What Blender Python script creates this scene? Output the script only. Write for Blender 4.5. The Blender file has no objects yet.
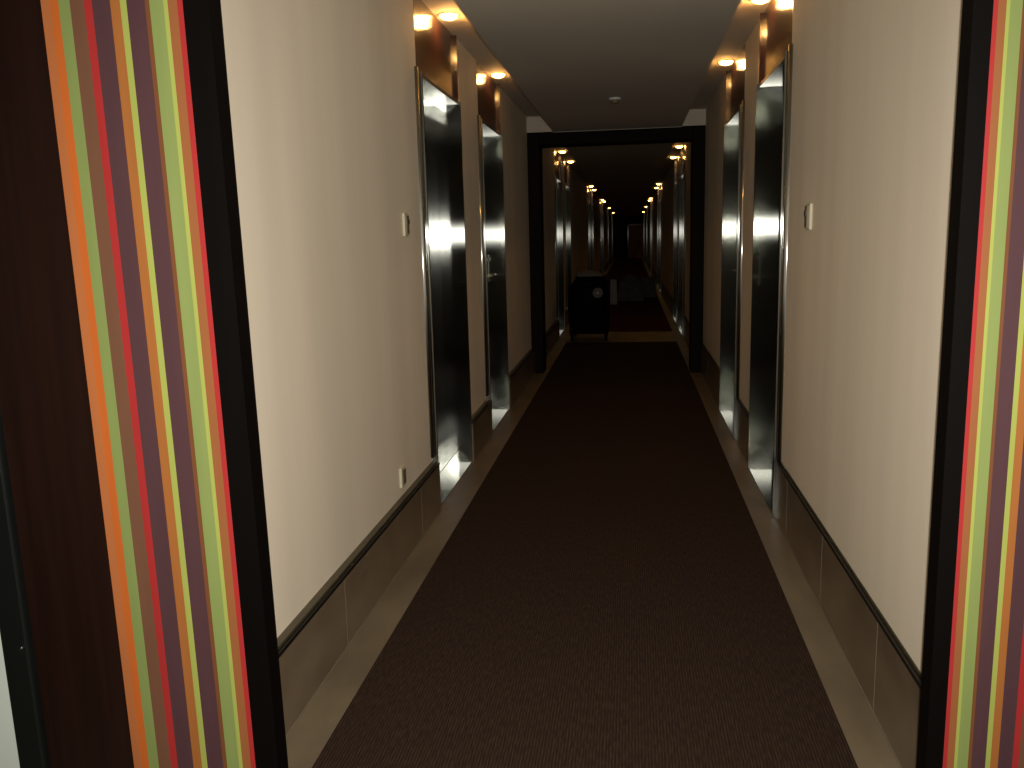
import bpy, bmesh, math, random
from mathutils import Matrix, Vector
random.seed(7)
S = bpy.context.scene
COL = S.collection
S.view_settings.view_transform = 'Standard'
S.view_settings.look = 'None'
S.view_settings.exposure = 0.0

H = 1.55                      # camera height
XL, XR = -1.13, 0.79          # corridor walls
ZP, ZC = 2.67, 2.84           # dropped ceiling panel, raised side coves
PXL, PXR = -0.84, 0.54        # edges of the dropped panel
Y0, YE = 2.10, 56.0           # corridor mouth and far end
YF = 2.03                     # front face of the portal panels
ZB = 0.315                     # stone base height

# ---------------------------------------------------------------- helpers
def lin(c):
    def f(v):
        v /= 255.0
        return v/12.92 if v <= 0.04045 else ((v+0.055)/1.055)**2.4
    return (f(c[0]), f(c[1]), f(c[2]), 1.0)

def mat(name, col, rough=0.6, metal=0.0, spec=0.5, var=0.12, scale=(8,8,8), bump=0.0,
        col2=None, aniso=0.0, coat=0.0, emit=None, estr=0.0, detail=4, dist=0.01, sheen=0.0, arot=0.25):
    m = bpy.data.materials.new(name); m.use_nodes = True
    nt = m.node_tree; b = nt.nodes['Principled BSDF']
    tc = nt.nodes.new('ShaderNodeTexCoord'); mp = nt.nodes.new('ShaderNodeMapping')
    mp.inputs['Scale'].default_value = scale
    no = nt.nodes.new('ShaderNodeTexNoise'); no.inputs['Scale'].default_value = 1.0
    no.inputs['Detail'].default_value = detail
    rp = nt.nodes.new('ShaderNodeValToRGB')
    c = lin(col)
    c2 = lin(col2) if col2 else tuple([v*(1-var) for v in c[:3]]+[1])
    rp.color_ramp.elements[0].color = c2; rp.color_ramp.elements[1].color = c
    rp.color_ramp.elements[0].position = 0.35; rp.color_ramp.elements[1].position = 0.65
    nt.links.new(tc.outputs['Object'], mp.inputs['Vector'])
    nt.links.new(mp.outputs['Vector'], no.inputs['Vector'])
    nt.links.new(no.outputs['Fac'], rp.inputs['Fac'])
    nt.links.new(rp.outputs['Color'], b.inputs['Base Color'])
    b.inputs['Roughness'].default_value = rough; b.inputs['Metallic'].default_value = metal
    b.inputs['Specular IOR Level'].default_value = spec
    b.inputs['Coat Weight'].default_value = coat; b.inputs['Coat Roughness'].default_value = 0.08
    b.inputs['Sheen Weight'].default_value = sheen
    if bump:
        bp = nt.nodes.new('ShaderNodeBump'); bp.inputs['Strength'].default_value = bump
        bp.inputs['Distance'].default_value = dist
        nt.links.new(no.outputs['Fac'], bp.inputs['Height'])
        nt.links.new(bp.outputs['Normal'], b.inputs['Normal'])
    if aniso:
        tg = nt.nodes.new('ShaderNodeTangent'); tg.direction_type = 'UV_MAP'; tg.uv_map = 'UVMap'
        nt.links.new(tg.outputs['Tangent'], b.inputs['Tangent'])
        b.inputs['Anisotropic'].default_value = aniso; b.inputs['Anisotropic Rotation'].default_value = arot
    if emit:
        b.inputs['Emission Color'].default_value = lin(emit); b.inputs['Emission Strength'].default_value = estr
    return m

def bx(bm, x0, x1, y0, y1, z0, z1, mi=0):
    x0, x1 = sorted((x0, x1)); y0, y1 = sorted((y0, y1)); z0, z1 = sorted((z0, z1))
    v = [bm.verts.new(p) for p in ((x0,y0,z0),(x1,y0,z0),(x1,y1,z0),(x0,y1,z0),(x0,y0,z1),(x1,y0,z1),(x1,y1,z1),(x0,y1,z1))]
    for f in ((0,3,2,1),(4,5,6,7),(0,1,5,4),(1,2,6,5),(2,3,7,6),(3,0,4,7)):
        fc = bm.faces.new([v[i] for i in f]); fc.material_index = mi
    return v

def cyl(bm, p0, p1, r0, r1=None, n=24, mi=0, caps=True):
    r1 = r0 if r1 is None else r1
    p0 = Vector(p0); p1 = Vector(p1); d = (p1-p0).normalized()
    a = d.orthogonal().normalized(); b = d.cross(a)
    A = []; B = []
    for i in range(n):
        t = 2*math.pi*i/n; o = a*math.cos(t)+b*math.sin(t)
        A.append(bm.verts.new(p0+o*r0)); B.append(bm.verts.new(p1+o*r1))
    for i in range(n):
        f = bm.faces.new([A[i], A[(i+1)%n], B[(i+1)%n], B[i]]); f.smooth = True; f.material_index = mi
    if caps:
        bm.faces.new(A[::-1]).material_index = mi; bm.faces.new(B).material_index = mi

def lathe(bm, prof, n=32, c=(0,0,0), mi=0):
    rings = []
    for r, z in prof:
        rings.append([bm.verts.new((c[0]+r*math.cos(2*math.pi*i/n), c[1]+r*math.sin(2*math.pi*i/n), c[2]+z)) for i in range(n)])
    for a, b in zip(rings, rings[1:]):
        for i in range(n):
            f = bm.faces.new([a[i], a[(i+1)%n], b[(i+1)%n], b[i]]); f.smooth = True; f.material_index = mi
    for rg in (rings[0], rings[-1]):
        try: bm.faces.new(rg).material_index = mi
        except ValueError: pass

def obj(name, bm, mats, parent=None, bevel=0.0, loc=None, smooth=False):
    bmesh.ops.recalc_face_normals(bm, faces=bm.faces[:])
    uv = bm.loops.layers.uv.new('UVMap')
    for f in bm.faces:
        n = f.normal; ax = max(range(3), key=lambda i: abs(n[i]))
        if smooth: f.smooth = True
        for l in f.loops:
            p = l.vert.co
            l[uv].uv = (p.y, p.z) if ax == 0 else ((p.x, p.z) if ax == 1 else (p.x, p.y))
    me = bpy.data.meshes.new(name); bm.to_mesh(me); bm.free()
    o = bpy.data.objects.new(name, me); COL.objects.link(o)
    for m in (mats if isinstance(mats, (list, tuple)) else [mats]): me.materials.append(m)
    if parent: o.parent = parent
    if loc: o.location = loc
    if bevel:
        md = o.modifiers.new('bevel', 'BEVEL'); md.width = bevel; md.segments = 2; md.limit_method = 'ANGLE'
    return o

def tag(o, label, cat, group=None, kind=None):
    if label: o['label'] = label
    if cat: o['category'] = cat
    if group: o['group'] = group
    if kind: o['kind'] = kind
    return o

def empty(name, loc, label, cat, group=None, kind=None):
    o = bpy.data.objects.new(name, None); COL.objects.link(o); o.location = loc
    o.empty_display_size = 0.1
    return tag(o, label, cat, group, kind)

def struct(name, bm, m, label=None, cat=None, **k):
    return tag(obj(name, bm, m, **k), label, cat, kind='structure')

# ---------------------------------------------------------------- materials
M = {}
M['wall'] = mat('cream_wallpaper', (234,219,195), rough=0.75, scale=(3,3,0.25), var=0.10, spec=0.2)
M['wall_white'] = mat('white_paint', (225,232,220), rough=0.7, var=0.03)
M['ceiling'] = mat('ceiling_paint', (190,181,166), rough=0.8, var=0.05, scale=(1.5,1.5,1.5), spec=0.2)
M['stone'] = mat('brown_marble_base', (118,101,80), col2=(100,84,66), rough=0.3, scale=(5,3,5), detail=8, coat=0.15)
M['stone_floor'] = mat('brown_marble_floor', (120,106,84), col2=(100,87,68), rough=0.5, scale=(4,2,4), detail=8, spec=0.3)
M['joint'] = mat('pale_grout', (118,104,84), rough=0.8)
M['trim'] = mat('black_trim', (12,9,8), rough=0.35)
M['trim_olive'] = mat('bronze_trim', (88,80,60), rough=0.4, metal=0.4)
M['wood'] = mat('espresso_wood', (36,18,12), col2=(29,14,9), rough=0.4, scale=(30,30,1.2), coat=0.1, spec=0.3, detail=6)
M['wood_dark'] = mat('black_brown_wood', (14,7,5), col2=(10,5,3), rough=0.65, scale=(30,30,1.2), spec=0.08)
M['door'] = mat('lacquered_door', (14,11,9), col2=(9,7,6), rough=0.16, scale=(60,60,0.5), spec=0.35, bump=0.2, dist=0.001)
M['transom'] = mat('glossy_red_brown_wood', (56,25,13), col2=(30,13,8), rough=0.22, scale=(20,20,1), coat=0.6)
def steel_mat(name, col, r_sharp, r_wide, aniso, fac, tail=(215,216,208)):
    # brushed steel: a fairly clear reflection plus a wide tail across the grain
    m = mat(name, col, rough=r_sharp, metal=1.0, scale=(70,70,0.6), var=0.10, detail=3)
    nt = m.node_tree; b = nt.nodes['Principled BSDF']; out = nt.nodes['Material Output']
    src = b.inputs['Base Color'].links[0].from_socket
    g = nt.nodes.new('ShaderNodeBsdfAnisotropic'); g.distribution = 'BECKMANN'
    g.inputs['Roughness'].default_value = r_wide; g.inputs['Anisotropy'].default_value = aniso
    tg = nt.nodes.new('ShaderNodeTangent'); tg.direction_type = 'UV_MAP'; tg.uv_map = 'UVMap'
    nt.links.new(tg.outputs['Tangent'], g.inputs['Tangent']); g.inputs['Color'].default_value = lin(tail)
    mx = nt.nodes.new('ShaderNodeMixShader'); mx.inputs[0].default_value = fac
    nt.links.new(b.outputs[0], mx.inputs[1]); nt.links.new(g.outputs[0], mx.inputs[2])
    nt.links.new(mx.outputs[0], out.inputs['Surface'])
    return m
M['steel'] = steel_mat('brushed_steel', (165,167,160), 0.07, 0.221, -0.837, 0.19)
M['steel_edge'] = steel_mat('polished_steel_edge', (200,202,195), 0.16, 0.55, 0.0, 0.3)
M['steel_satin'] = mat('satin_steel', (228,230,220), rough=0.45, metal=0.25, scale=(20,20,20), var=0.05)
M['steel_flat'] = steel_mat('steel_threshold', (105,106,100), 0.09, 0.221, -0.837, 0.08)
M['chrome'] = mat('chrome', (225,225,220), rough=0.3, metal=1.0, var=0.02)
M['plastic'] = mat('ivory_plastic', (205,196,170), rough=0.35, var=0.03)
M['plastic_brown'] = mat('taupe_plastic', (112,98,70), rough=0.4, var=0.05)
M['white_plastic'] = mat('white_plastic', (200,200,196), rough=0.4, var=0.03)
M['black'] = mat('black_vinyl', (3,3,3), rough=0.6, var=0.3, scale=(14,14,14), bump=0.4, spec=0.04)
M['rubber'] = mat('green_black_rubber', (17,20,16), rough=0.55, var=0.2, spec=0.3)
M['linen'] = mat('white_linen', (92,90,84), rough=0.9, var=0.1, scale=(40,40,40), bump=0.3)
M['linen_grey'] = mat('grey_linen', (74,78,76), rough=0.9, var=0.35, scale=(9,9,9), bump=0.4)
M['bulb'] = mat('warm_bulb', (255,240,200), emit=(255,190,100), estr=30.0)
M['rim'] = mat('brass_rim', (190,130,70), rough=0.3, metal=0.8)
M['warm_door'] = mat('amber_wood', (150,80,40), col2=(95,45,20), rough=0.5, scale=(6,6,1.5))

def carpet_mat(name, c1, c2, c3):
    m = bpy.data.materials.new(name); m.use_nodes = True
    nt = m.node_tree; b = nt.nodes['Principled BSDF']
    tc = nt.nodes.new('ShaderNodeTexCoord'); mp = nt.nodes.new('ShaderNodeMapping'); mp.inputs['Scale'].default_value = (150, 22, 1)
    n1 = nt.nodes.new('ShaderNodeTexNoise'); n1.inputs['Scale'].default_value = 1; n1.inputs['Detail'].default_value = 2
    wv = nt.nodes.new('ShaderNodeTexWave'); wv.wave_type = 'BANDS'; wv.bands_direction = 'X'; wv.inputs['Scale'].default_value = 32
    wv.inputs['Distortion'].default_value = 0.6
    mx = nt.nodes.new('ShaderNodeMath'); mx.operation = 'MULTIPLY_ADD'; mx.inputs[1].default_value = 0.35
    rp = nt.nodes.new('ShaderNodeValToRGB')
    rp.color_ramp.elements[0].position = 0.42; rp.color_ramp.elements[0].color = lin(c1)
    rp.color_ramp.elements[1].position = 0.92; rp.color_ramp.elements[1].color = lin(c3)
    e = rp.color_ramp.elements.new(0.66); e.color = lin(c2)
    L = nt.links.new
    L(tc.outputs['Object'], mp.inputs['Vector']); L(mp.outputs['Vector'], n1.inputs['Vector']); L(tc.outputs['Object'], wv.inputs['Vector'])
    L(wv.outputs['Fac'], mx.inputs[0]); L(n1.outputs['Fac'], mx.inputs[2]); L(mx.outputs[0], rp.inputs['Fac'])
    bp = nt.nodes.new('ShaderNodeBump'); bp.inputs['Strength'].default_value = 0.5; bp.inputs['Distance'].default_value = 0.004
    L(mx.outputs[0], bp.inputs['Height']); L(bp.outputs['Normal'], b.inputs['Normal'])
    L(rp.outputs['Color'], b.inputs['Base Color']); b.inputs['Roughness'].default_value = 0.95
    b.inputs['Specular IOR Level'].default_value = 0.1
    return m
M['carpet'] = carpet_mat('brown_ribbed_carpet', (40,28,21), (46,33,25), (60,46,35))
M['carpet_red'] = carpet_mat('dark_red_carpet', (40,15,13), (54,20,17), (70,30,25))

# ---------------------------------------------------------------- door bays
# (side, near edge y, far edge y, handle at far side?)
LEFT = [(4.62,5.68,False),(6.50,7.52,True),(13.02,14.08,False),(14.88,15.92,True),(22.8,23.85,False),(24.7,25.7,True),(32.1,33.1,False),(34.0,35.0,True),(42.2,43.2,False),(51.5,52.5,False)]
RIGHT = [(4.58,5.58,False),(6.38,7.45,True),(12.95,14.0,False),(14.8,15.85,True),(22.8,23.8,False),(24.7,25.7,True),(32.1,33.1,False),(34.0,35.0,True),(42.2,43.2,False),(51.5,52.5,False)]

def wall_side(name, xw, s, bays):
    bm = bmesh.new()
    x1 = xw + s*0.34
    y = Y0
    for a, b, _ in bays:
        bx(bm, xw, x1, y, a, 0, ZC+0.1)
        bx(bm, xw+s*0.20, x1, a, b, 0, ZC+0.1)
        y = b
    bx(bm, xw, x1, y, YE, 0, ZC+0.1)
    return struct(name, bm, M['wall'])
wall_side('wall_left', XL, -1, LEFT)
wall_side('wall_right', XR, 1, RIGHT)

def base_side(name, xw, s, bays, step):
    bm = bmesh.new()
    xf = xw - s*(0.038 if s < 0 else 0.014)
    y = Y0 + 0.005; ZB = 0.292 if s < 0 else 0.332
    for a, b, _ in bays + [(YE, YE, 0)]:
        if a - y > 0.02:
            bx(bm, xw, xf, y, a, 0, ZB-0.018, 0)
            bx(bm, xw, xf-s*0.002, y, a, ZB-0.018, ZB-0.004, 1)      # black capping
            bx(bm, xw, xf+s*0.010, y, a, ZB-0.004, ZB+0.006, 2)      # bronze lip
            bx(bm, xf, xf-s*0.003, y, a, 0.0, 0.004, 3)              # pale joint at the floor
            t = y + step*0.7
            while t < a-0.05 and t < 20:
                bx(bm, xf, xf-s*0.0008, t, t+0.002, 0.004, ZB-0.018, 3); t += step
        y = b
    return struct(name, bm, [M['stone'], M['trim'], M['trim_olive'], M['joint']])
base_side('baseboard_left', XL, -1, LEFT, 1.22)
base_side('baseboard_right', XR, 1, RIGHT, 0.80)

# floor: marble everywhere, carpets lie on it
bm = bmesh.new()
bx(bm, XL-0.3, XR+0.3, -2.6, YE+0.2, -0.1, 0, 0)
bx(bm, -3.2, XL-0.3, -2.6, Y0+0.3, -0.1, 0, 0)
bx(bm, XR+0.3, 2.9, -2.6, Y0+0.3, -0.1, 0, 0)
struct('floor', bm, [M['stone_floor']])
bm = bmesh.new(); bx(bm, -0.945, 0.65, -2.4, 12.35, 0.0, 0.008)
tag(obj('carpet_runner', bm, M['carpet']), 'dark brown ribbed carpet runner covering the near corridor floor', 'carpet')
bm = bmesh.new(); bx(bm, -0.945, 0.65, 13.75, YE-0.3, 0.0, 0.008)
tag(obj('carpet_runner', bm, M['carpet_red']), 'dark red carpet beyond the pale stone strip, behind the trolley', 'carpet')

# ceiling: dropped centre panel with raised coves along both walls
bm = bmesh.new()
bx(bm, PXL, PXR, Y0, YE, ZP, ZC+0.12)
bx(bm, XL-0.34, PXL, Y0, YE, ZC, ZC+0.12)
bx(bm, PXR, XR+0.34, Y0, YE, ZC, ZC+0.12)
bx(bm, -3.2, 2.9, -2.6, Y0+0.1, ZC, ZC+0.12)
struct('ceiling', bm, M['ceiling'])

# far end wall with an amber door
bm = bmesh.new(); bx(bm, XL-0.34, XR+0.34, YE, YE+0.2, 0, ZC+0.12); struct('wall_end', bm, M['wood_dark'])
t = empty('door_1', (0.35, YE, 0), 'amber lit wooden door closing the far end of the corridor', 'door', kind='structure')
bm = bmesh.new(); bx(bm, -0.5, 0.5, -0.05, 0, 0, 2.1)
for i in (0,1): bx(bm, -0.40+i*0.42, -0.02+i*0.42, -0.06, -0.05, 0.2, 1.9)
obj('door_leaf', bm, M['warm_door'], t, bevel=0.008)
bm = bmesh.new(); bx(bm, -0.58, -0.5, -0.07, 0, 0, 2.18); bx(bm, 0.5, 0.58, -0.07, 0, 0, 2.18); bx(bm, -0.58, 0.58, -0.07, 0, 2.1, 2.18)
obj('door_frame', bm, M['wood'], t)

# lobby walls round the camera
bm = bmesh.new(); bx(bm, -3.3, -3.2, -2.6, Y0, 0, ZC+0.2); struct('wall_west', bm, M['wall_white'])
bm = bmesh.new(); bx(bm, 2.9, 3.0, -2.6, Y0, 0, ZC+0.2); struct('wall_east', bm, M['wall_white'])
bm = bmesh.new(); bx(bm, -3.3, 3.0, -2.7, -2.6, 0, ZC+0.2); struct('wall_back', bm, M['wood_dark'])
bm = bmesh.new(); bx(bm, -3.2, -1.77, YF, YF+0.15, 0, ZC+0.1); struct('wall_lobby_left', bm, M['wall_white'])
bm = bmesh.new(); bx(bm, 1.551, 2.9, YF, YF+0.15, 0, ZC+0.1); struct('wall_lobby_right', bm, M['wall_white'])

# ---------------------------------------------------------------- striped portal panels
M['edge_board'] = mat('near_black_wood', (9,5,4), col2=(7,4,3), rough=0.6, scale=(30,30,1.2), spec=0.08)
SC = {'paleorange':(232,136,76),'orange':(250,128,52),'green':(168,184,104),'brown':(146,98,72),'red':(214,58,56),
      'purple':(104,68,72),'tan':(208,128,62),'lime':(206,214,104),'umber':(150,92,52),'ochre':(190,116,66)}
SM = {k: mat('stripe_'+k, tuple(q*0.77 for q in v), rough=0.55, var=0.06, scale=(30,30,3), spec=0.25) for k, v in SC.items()}
# measured from the red edge outwards, in metres
ST = [('red',0,.017),('ochre',.017,.046),('lime',.046,.059),('green',.059,.102),('umber',.102,.116),('purple',.116,.173),
      ('lime',.173,.193),('tan',.193,.224),('purple',.224,.281),('red',.281,.306),('brown',.306,.351),('green',.351,.387),
      ('orange',.387,.413),('paleorange',.413,.443)]
def lean(bm, k):
    for v in bm.verts: v.co.x -= (v.co.z-1.17)*k
def portal_panel(name, xi, s, xred, xo, label, wood, K, k):
    t = empty(name, (xi, YF, 0), label, 'wall panel')
    Z1 = ZC-0.005
    bm = bmesh.new(); bx(bm, xred-xi, xo-xi, 0.0, 0.06, 0, Z1); lean(bm, k)
    obj('wood_panel', bm, wood, t)
    bm = bmesh.new(); bx(bm, 0, xred-xi, -0.004, 0.06, 0, Z1); lean(bm, k)
    obj('edge_board', bm, M['edge_board'], t)['label'] = 'slim near-black edge board'
    bm = bmesh.new(); keys = list(SC)
    for q, a, b in ST:
        bx(bm, xred-xi+s*a*K, xred-xi+s*b*K, -0.004, 0.0, 0, Z1, keys.index(q))
    lean(bm, k)
    obj('striped_band', bm, [SM[q] for q in keys], t)['label'] = 'band of vertical orange, green, purple and red stripes'
    return t
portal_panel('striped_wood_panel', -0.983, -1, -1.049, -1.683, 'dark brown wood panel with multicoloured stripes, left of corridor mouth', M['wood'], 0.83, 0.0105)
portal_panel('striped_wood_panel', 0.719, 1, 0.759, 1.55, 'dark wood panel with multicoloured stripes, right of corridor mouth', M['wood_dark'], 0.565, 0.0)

# dark rubber edged post on the left with screws and a latch
PW = 0.085
t = empty('door_post', (-2.04*0.8458, YF, 0), 'greenish black post with small screws between white wall and striped panel', 'door post')
bm = bmesh.new(); bx(bm, -0.042, 0.038, -0.02, 0.03, 0, ZC-0.005); lean(bm, 0.0105); obj('post', bm, M['rubber'], t, bevel=0.006)
for z in (0.96, 1.34, 0.45, 1.9, 2.3):
    bm = bmesh.new(); cyl(bm, (0.030,-0.026,z), (0.030,-0.019,z), 0.0045, n=12); obj('screw', bm, M['chrome'], t)
bm = bmesh.new(); lathe(bm, [(0.004,-.04),(0.015,-.035),(0.018,0),(0.015,.035),(0.004,.04)], n=16, c=(0.034,-0.030,1.10)); obj('latch', bm, M['black'], t)

# headers of the near portal
bm = bmesh.new(); bx(bm, -0.977, 0.719, YF, YF+0.06, 2.60, ZC); struct('trim_1', bm, M['wood_dark'])

# second portal down the corridor
def portal(name, y, d=0.32):
    bm = bmesh.new()
    z1 = ZP-0.005
    bx(bm, XL, XL+0.135, y, y+d, 0, z1); bx(bm, XR, XR-0.13, y, y+d, 0, z1)
    bx(bm, XL+0.135, XR-0.13, y, y+d, z1-0.13, z1)
    o = struct(name, bm, M['wood_dark'], bevel=0.006)
    bm = bmesh.new(); bx(bm, XL, XR, y+0.01, y+d, z1, ZP+0.004)
    bx(bm, XL, PXL, y+0.01, y+d, z1, ZC); bx(bm, PXR, XR, y+0.01, y+d, z1, ZC)
    obj('header', bm, M['ceiling'], o)
portal('trim_2', 9.58)

def door_bay(n, s, a, b, far, label):
    xw = XL if s < 0 else XR
    w = b-a; D = 0.14
    t = empty('door_%d' % n, (xw, a, 0), label, 'door', kind='structure')
    X = lambda d: s*d                       # depth into the wall
    HD = 2.43
    # steel reveal: two jambs and a head
    for ya, yb in ((0, 0.018), (w-0.018, w)):
        bm = bmesh.new(); bx(bm, X(-0.03), X(D+0.02), ya, yb, 0.004, HD); obj('steel_jamb', bm, M['steel'], t)
    bm = bmesh.new(); bx(bm, X(-0.012), X(D+0.02), 0.018, w-0.018, HD-0.018, HD); obj('steel_head', bm, M['steel'], t)
    bm = bmesh.new(); bx(bm, X(-0.02), X(D), 0.018, w-0.018, 0.0, 0.006); obj('steel_threshold', bm, M['steel_flat'], t)
    # rounded bright casings at the wall corners
    for y in (-0.022, w+0.004):
        bm = bmesh.new()
        cyl(bm, (X(0.002), y, ZB+0.008), (X(0.002), y, HD+0.02), 0.021, n=20)
        obj('casing', bm, M['steel_edge'], t)
    # leaf
    bm = bmesh.new(); bx(bm, X(D), X(D+0.045), 0.02, w-0.02, 0.010, HD-0.02)
    leaf = obj('door_leaf', bm, M['door'], t)
    if a < 17:
        yh = w-0.10 if far else 0.10
        dr = -1 if far else 1
        bm = bmesh.new(); bx(bm, X(D-0.008), X(D), yh-0.03, yh+0.03, 1.16, 1.40)
        cyl(bm, (X(D-0.02), yh, 1.36), (X(D-0.008), yh, 1.36), 0.016, n=16)
        h = obj('lock_plate', bm, M['chrome'], leaf, bevel=0.002)
        bm = bmesh.new(); cyl(bm, (X(D-0.05), yh, 1.22), (X(D-0.008), yh, 1.22), 0.011, n=14)
        cyl(bm, (X(D-0.046), yh-dr*0.008, 1.22), (X(D-0.046), yh+dr*0.12, 1.22), 0.010, 0.008, n=14)
        obj('lever_handle', bm, M['chrome'], leaf)
        bm = bmesh.new(); cyl(bm, (X(D-0.006), w/2, 1.58), (X(D), w/2, 1.58), 0.012, n=16); obj('peephole', bm, M['chrome'], leaf)
    # glossy wood transom with wood cheeks
    bm = bmesh.new(); bx(bm, X(0.002), X(0.12), 0.0, w, HD, ZC-0.002)
    obj('transom_panel', bm, M['transom'], t)
    for ya, yb in ((w-0.016, w),):
        bm = bmesh.new(); bx(bm, X(-0.018), X(0.002), ya, yb, HD, ZC-0.002); obj('transom_cheek', bm, M['transom'], t)
    return t

ordn = ['nearest','second','third','fourth','fifth','sixth','seventh','eighth','ninth','tenth']
n = 2
for s, bays, side in ((-1, LEFT, 'left'), (1, RIGHT, 'right')):
    for i, (a, b, far) in enumerate(bays):
        door_bay(n, s, a, b, far, 'dark door in a brushed steel reveal, %s along the %s wall' % (ordn[i], side)); n += 1

# ---------------------------------------------------------------- downlights
def downlight(x, y, z, label, power):
    t = empty('recessed_downlight', (x, y, z), label, 'ceiling light', 'warm downlights over the doors')
    bm = bmesh.new(); lathe(bm, [(0.054,0.0),(0.054,-0.005),(0.060,-0.005),(0.062,0.0)], n=32); obj('rim', bm, M['rim'], t)
    bm = bmesh.new(); lathe(bm, [(0.054,-0.001),(0.050,-0.012),(0.038,-0.022),(0.016,-0.029),(0.001,-0.030)], n=24); obj('bulb', bm, M['bulb'], t)
    ld = bpy.data.lights.new('downlight_lamp', 'POINT'); ld.energy = power; ld.color = (1.0, 0.50, 0.15); ld.shadow_soft_size = 0.02
    lo = bpy.data.objects.new('downlight_lamp', ld); COL.objects.link(lo); lo.location = (x, y, z-0.045)
LX, RX = -1.052, 0.725
for side, x, bays in (('left', LX, LEFT), ('right', RX, RIGHT)):
    for i, (a, b, far) in enumerate(bays):
        y = ({0:5.16, 1:7.05} if side == 'left' else {0:5.22, 1:7.02}).get(i, (a+b)/2)
        downlight(x, y, ZC, 'glowing warm downlight over the %s door on the %s wall' % (ordn[i], side), 5.0 if i == 0 else (2.4 if i == 1 else 0.5))

# ---------------------------------------------------------------- small fittings
def plate(name, loc, s, label, cat, w, h, mp, mb):
    t = empty(name, loc, label, cat)
    bm = bmesh.new(); bx(bm, 0, -s*0.014, -w/2, w/2, -h/2, h/2); obj('plate', bm, mp, t, bevel=0.004)
    return t
t = plate('wall_switch', (XL, 4.23, H+0.075), -1, 'ivory wall switch plate with dark button beside the nearest left door', 'switch plate', 0.075, 0.115, M['plastic'], None)
bm = bmesh.new(); bx(bm, 0.014, 0.020, -0.016, 0.026, -0.045, 0.045); obj('insert', bm, M['plastic_brown'], t)
bm = bmesh.new(); bx(bm, 0.020, 0.025, -0.006, 0.018, 0.004, 0.026); obj('button', bm, M['trim'], t)
t = plate('wall_switch', (XR, 3.98, H+0.055), 1, 'ivory wall switch plate with dark button beside the nearest right door', 'switch plate', 0.075, 0.115, M['plastic'], None)
bm = bmesh.new(); bx(bm, -0.014, -0.022, -0.016, 0.030, -0.048, 0.048); obj('insert', bm, M['plastic_brown'], t)
bm = bmesh.new(); bx(bm, -0.022, -0.027, -0.006, 0.018, 0.004, 0.026); obj('button', bm, M['trim'], t)
t = plate('wall_socket', (XL, 3.95, H-1.155), -1, 'small ivory wall socket just above the left stone skirting', 'socket', 0.075, 0.10, M['plastic'], None)
bm = bmesh.new(); bx(bm, 0.014, 0.018, -0.022, 0.030, -0.036, 0.036); obj('socket_face', bm, M['plastic_brown'], t, bevel=0.003)

t = empty('smoke_detector', (-0.13, 7.43, ZP), 'small round smoke detector on the ceiling before the dark portal', 'smoke detector')
bm = bmesh.new(); lathe(bm, [(0.052,0),(0.052,-0.012),(0.046,-0.018)], n=32); obj('base', bm, M['white_plastic'], t)
bm = bmesh.new(); lathe(bm, [(0.040,-0.018),(0.038,-0.034),(0.026,-0.046),(0.004,-0.048)], n=32); obj('sensor_head', bm, M['plastic_brown'], t)

# ---------------------------------------------------------------- housekeeping trolley
tx, ty = -0.62, 12.95
t = empty('housekeeping_trolley', (tx, ty, 0.0), 'black housekeeping trolley with a sagging bag at the left corridor wall', 'trolley')
bm = bmesh.new()
for x in (-0.27, 0.27):
    for y in (-0.42, 0.42): cyl(bm, (x,y,0.10), (x,y,0.80), 0.014, n=12)
for z in (0.12, 0.80):
    for x in (-0.27, 0.27): cyl(bm, (x,-0.42,z), (x,0.42,z), 0.012, n=12)
    for y in (-0.42, 0.42): cyl(bm, (-0.27,y,z), (0.27,y,z), 0.012, n=12)
obj('frame', bm, M['black'], t)
bm = bmesh.new(); bx(bm, -0.27, 0.27, -0.42, 0.42, 0.125, 0.145); obj('shelf', bm, M['black'], t)
bm = bmesh.new(); bx(bm, -0.19, 0.24, -0.36, 0.38, 0.925, 0.95); obj('lid', bm, M['black'], t, bevel=0.005)
# sagging bag: lofted rounded sections
bm = bmesh.new(); rings = []
for z, sx, sy, ox in ((0.16,.22,.33,0),(0.19,.28,.37,0),(0.35,.305,.39,-.01),(0.55,.31,.395,-.01),(0.72,.30,.39,-.01),(0.83,.27,.385,0),(0.90,.235,.38,.02),(0.922,.21,.36,.03)):
    rg = []
    for i in range(40):
        a = 2*math.pi*i/40; c, q = math.cos(a), math.sin(a); e = 0.45
        k = 1+0.018*math.sin(7*a+z*9)+0.012*math.sin(13*a-z*5)
        rg.append(bm.verts.new((ox+sx*k*math.copysign(abs(c)**e, c), sy*k*math.copysign(abs(q)**e, q), z)))
    rings.append(rg)
for A, B in zip(rings, rings[1:]):
    for i in range(40): bm.faces.new([A[i], A[(i+1)%40], B[(i+1)%40], B[i]])
bm.faces.new(rings[0][::-1]); bm.faces.new(rings[-1])
obj('bag', bm, M['black'], t, smooth=True)
bm = bmesh.new(); cyl(bm, (0.27,-0.42,0.79), (0.32,-0.44,0.88), 0.012, n=12); cyl(bm, (0.27,0.30,0.79), (0.32,0.28,0.88), 0.012, n=12); cyl(bm, (0.32,-0.44,0.88), (0.32,0.28,0.88), 0.010, n=12)
obj('push_handle', bm, M['black'], t)
for x in (-0.25, 0.25):
    for y in (-0.38, 0.38):
        bm = bmesh.new(); cyl(bm, (x-0.016,y,0.050), (x+0.016,y,0.050), 0.050, n=20); bx(bm, x-0.02, x+0.02, y-0.015, y+0.015, 0.05, 0.115)
        obj('caster', bm, M['black'], t)

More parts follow.
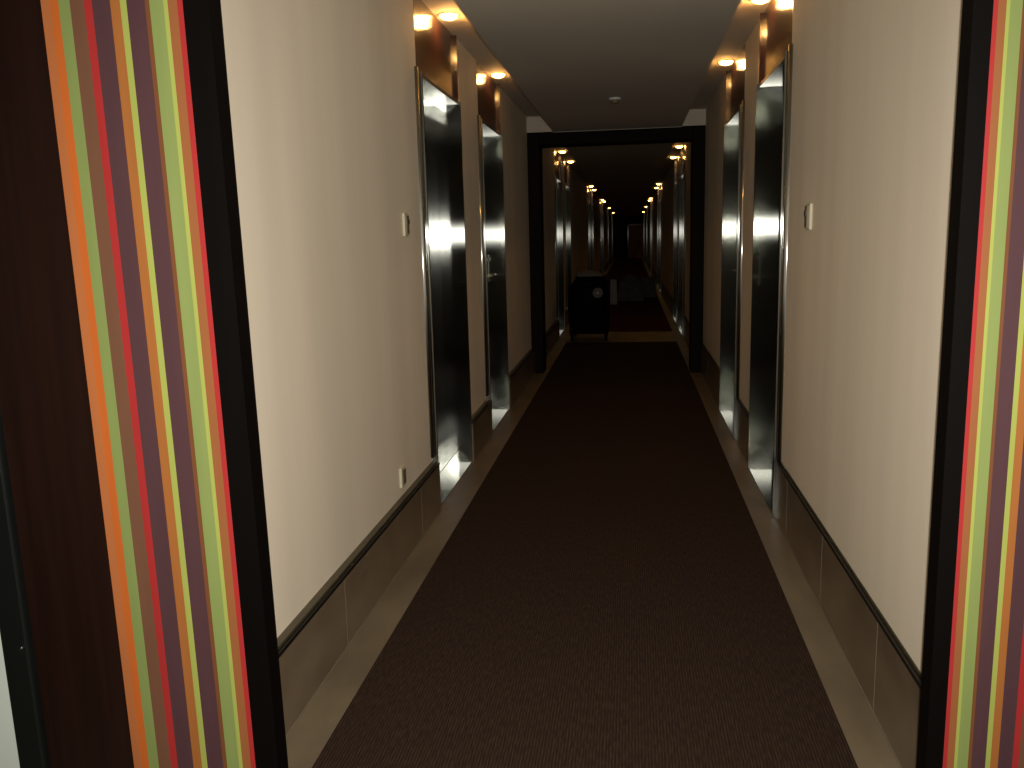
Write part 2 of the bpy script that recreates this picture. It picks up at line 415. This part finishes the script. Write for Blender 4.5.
def cloth_pile(name, loc, sx, sy, h, label, m, cat='linen', seed=1, taper=0.5):
    rnd = random.Random(seed); bm = bmesh.new(); N = 18; g = []
    for i in range(N+1):
        row = []
        for j in range(N+1):
            u = i/N*2-1; v = j/N*2-1
            k = (1-abs(u)**3)*(1-abs(v)**3)
            z = h*k**taper*(1+0.10*math.sin(5*u+seed)*math.cos(4*v)) + 0.006*rnd.random()
            row.append(bm.verts.new((sx*u, sy*v, max(z, 0.003))))
        g.append(row)
    for i in range(N):
        for j in range(N): bm.faces.new([g[i][j], g[i+1][j], g[i+1][j+1], g[i][j+1]])
    bot = [g[i][0] for i in range(N+1)]+[g[N][j] for j in range(1,N+1)]+[g[i][N] for i in range(N-1,-1,-1)]+[g[0][j] for j in range(N-1,0,-1)]
    low = [bm.verts.new((v.co.x, v.co.y, 0)) for v in bot]
    for i in range(len(bot)): bm.faces.new([bot[i], bot[(i+1)%len(bot)], low[(i+1)%len(bot)], low[i]])
    bm.faces.new(low[::-1])
    return tag(obj(name, bm, m, loc=loc, smooth=True), label, cat)
cloth_pile('folded_sheet', (tx+0.02, ty-0.18, 0.952), 0.19, 0.18, 0.075, 'crumpled off-white sheet lying on top of the black trolley', M['linen'], seed=3, taper=0.8)
cloth_pile('folded_towel', (tx-0.23+0.07, ty+0.18, 0.952), 0.05, 0.10, 0.05, 'small pale towel at the left end of the trolley top', M['linen'], seed=5)

# paper roll hung on the trolley end
t = empty('paper_roll', (tx+0.14, ty-0.50, 0.72), 'round off-white paper roll hung on the front of the black trolley', 'paper roll')
bm = bmesh.new(); ring = 28
for r0, r1, ya, yb in ((0.075, 0.075, -0.05, 0.05),):
    cyl(bm, (0,ya,0), (0,yb,0), r0, n=ring)
obj('roll', bm, M['linen'], t, bevel=0.008)
bm = bmesh.new(); cyl(bm, (0,-0.053,0), (0,-0.0495,0), 0.018, n=20); obj('core', bm, M['plastic_brown'], t)
# hanging towel on the push handle
bm = bmesh.new(); g = []
xt, yt, N = tx+0.365, ty-0.47, 10
for side in (-1, 1):
    for k in range(9):
        z = 0.905-0.045*(8-k) if side < 0 else 0.905-0.045*k
        row = []
        for i in range(N+1):
            u = i/N; taper = 1-0.28*((8-k)/8 if side < 0 else k/8)*0
            row.append(bm.verts.new((xt-0.045+0.09*u*taper+0.012*(1-(z-0.5)/0.4)*(1 if u>.5 else -1)*0.3+0.010*(0.9-z), yt+side*0.026+0.006*math.sin(u*9+k*0.4), z)))
        g.append(row)
for A, B in zip(g, g[1:]):
    for i in range(N): bm.faces.new([A[i], A[i+1], B[i+1], B[i]])
o = tag(obj('hanging_towel', bm, M['linen'], smooth=True), 'narrow off-white towel hanging from the right handle of the trolley', 'towel')
md = o.modifiers.new('thick', 'SOLIDIFY'); md.thickness = 0.006; md.offset = 0

# dim heap of linen further down
cloth_pile('linen_bundle', (-0.02, 20.3, 0.008), 0.33, 0.26, 0.55, 'dim grey bundle of linen on the carpet far behind the trolley', M['linen_grey'], seed=8, taper=0.4)
cloth_pile('linen_bundle', (0.40, 21.3, 0.008), 0.22, 0.22, 0.50, 'smaller dim bundle of linen by the right wall far behind the trolley', M['linen_grey'], seed=11, taper=0.5)

# ---------------------------------------------------------------- camera, flash, world
R = Matrix(((0.99027491, 0.00176275, 0.13911322),(0.13673086, 0.17234982, -0.97549998),(-0.0256957, 0.98503423, 0.17043268)))
cd = bpy.data.cameras.new('camera'); cam = bpy.data.objects.new('camera', cd); COL.objects.link(cam)
cd.sensor_width = 36.0; cd.lens = 849.0*36/1024; cd.clip_end = 200; cd.clip_start = 0.05
cam.matrix_world = Matrix.Translation((0,0,H)) @ R.to_4x4()
S.camera = cam

fl = bpy.data.lights.new('camera_flash', 'SPOT'); fl.energy = 380; fl.color = (1.0, 0.97, 0.90); fl.shadow_soft_size = 0.018
fl.spot_size = math.radians(110); fl.spot_blend = 0.9
fo = bpy.data.objects.new('camera_flash', fl); COL.objects.link(fo)
off = R @ Vector((0.045, 0.05, 0.0))
fo.matrix_world = Matrix.Translation(Vector((0,0,H))+off) @ R.to_4x4()

wd = bpy.data.worlds.new('world'); S.world = wd; wd.use_nodes = True
wd.node_tree.nodes['Background'].inputs['Color'].default_value = (0.9,0.85,0.8,1)
wd.node_tree.nodes['Background'].inputs['Strength'].default_value = 0.004
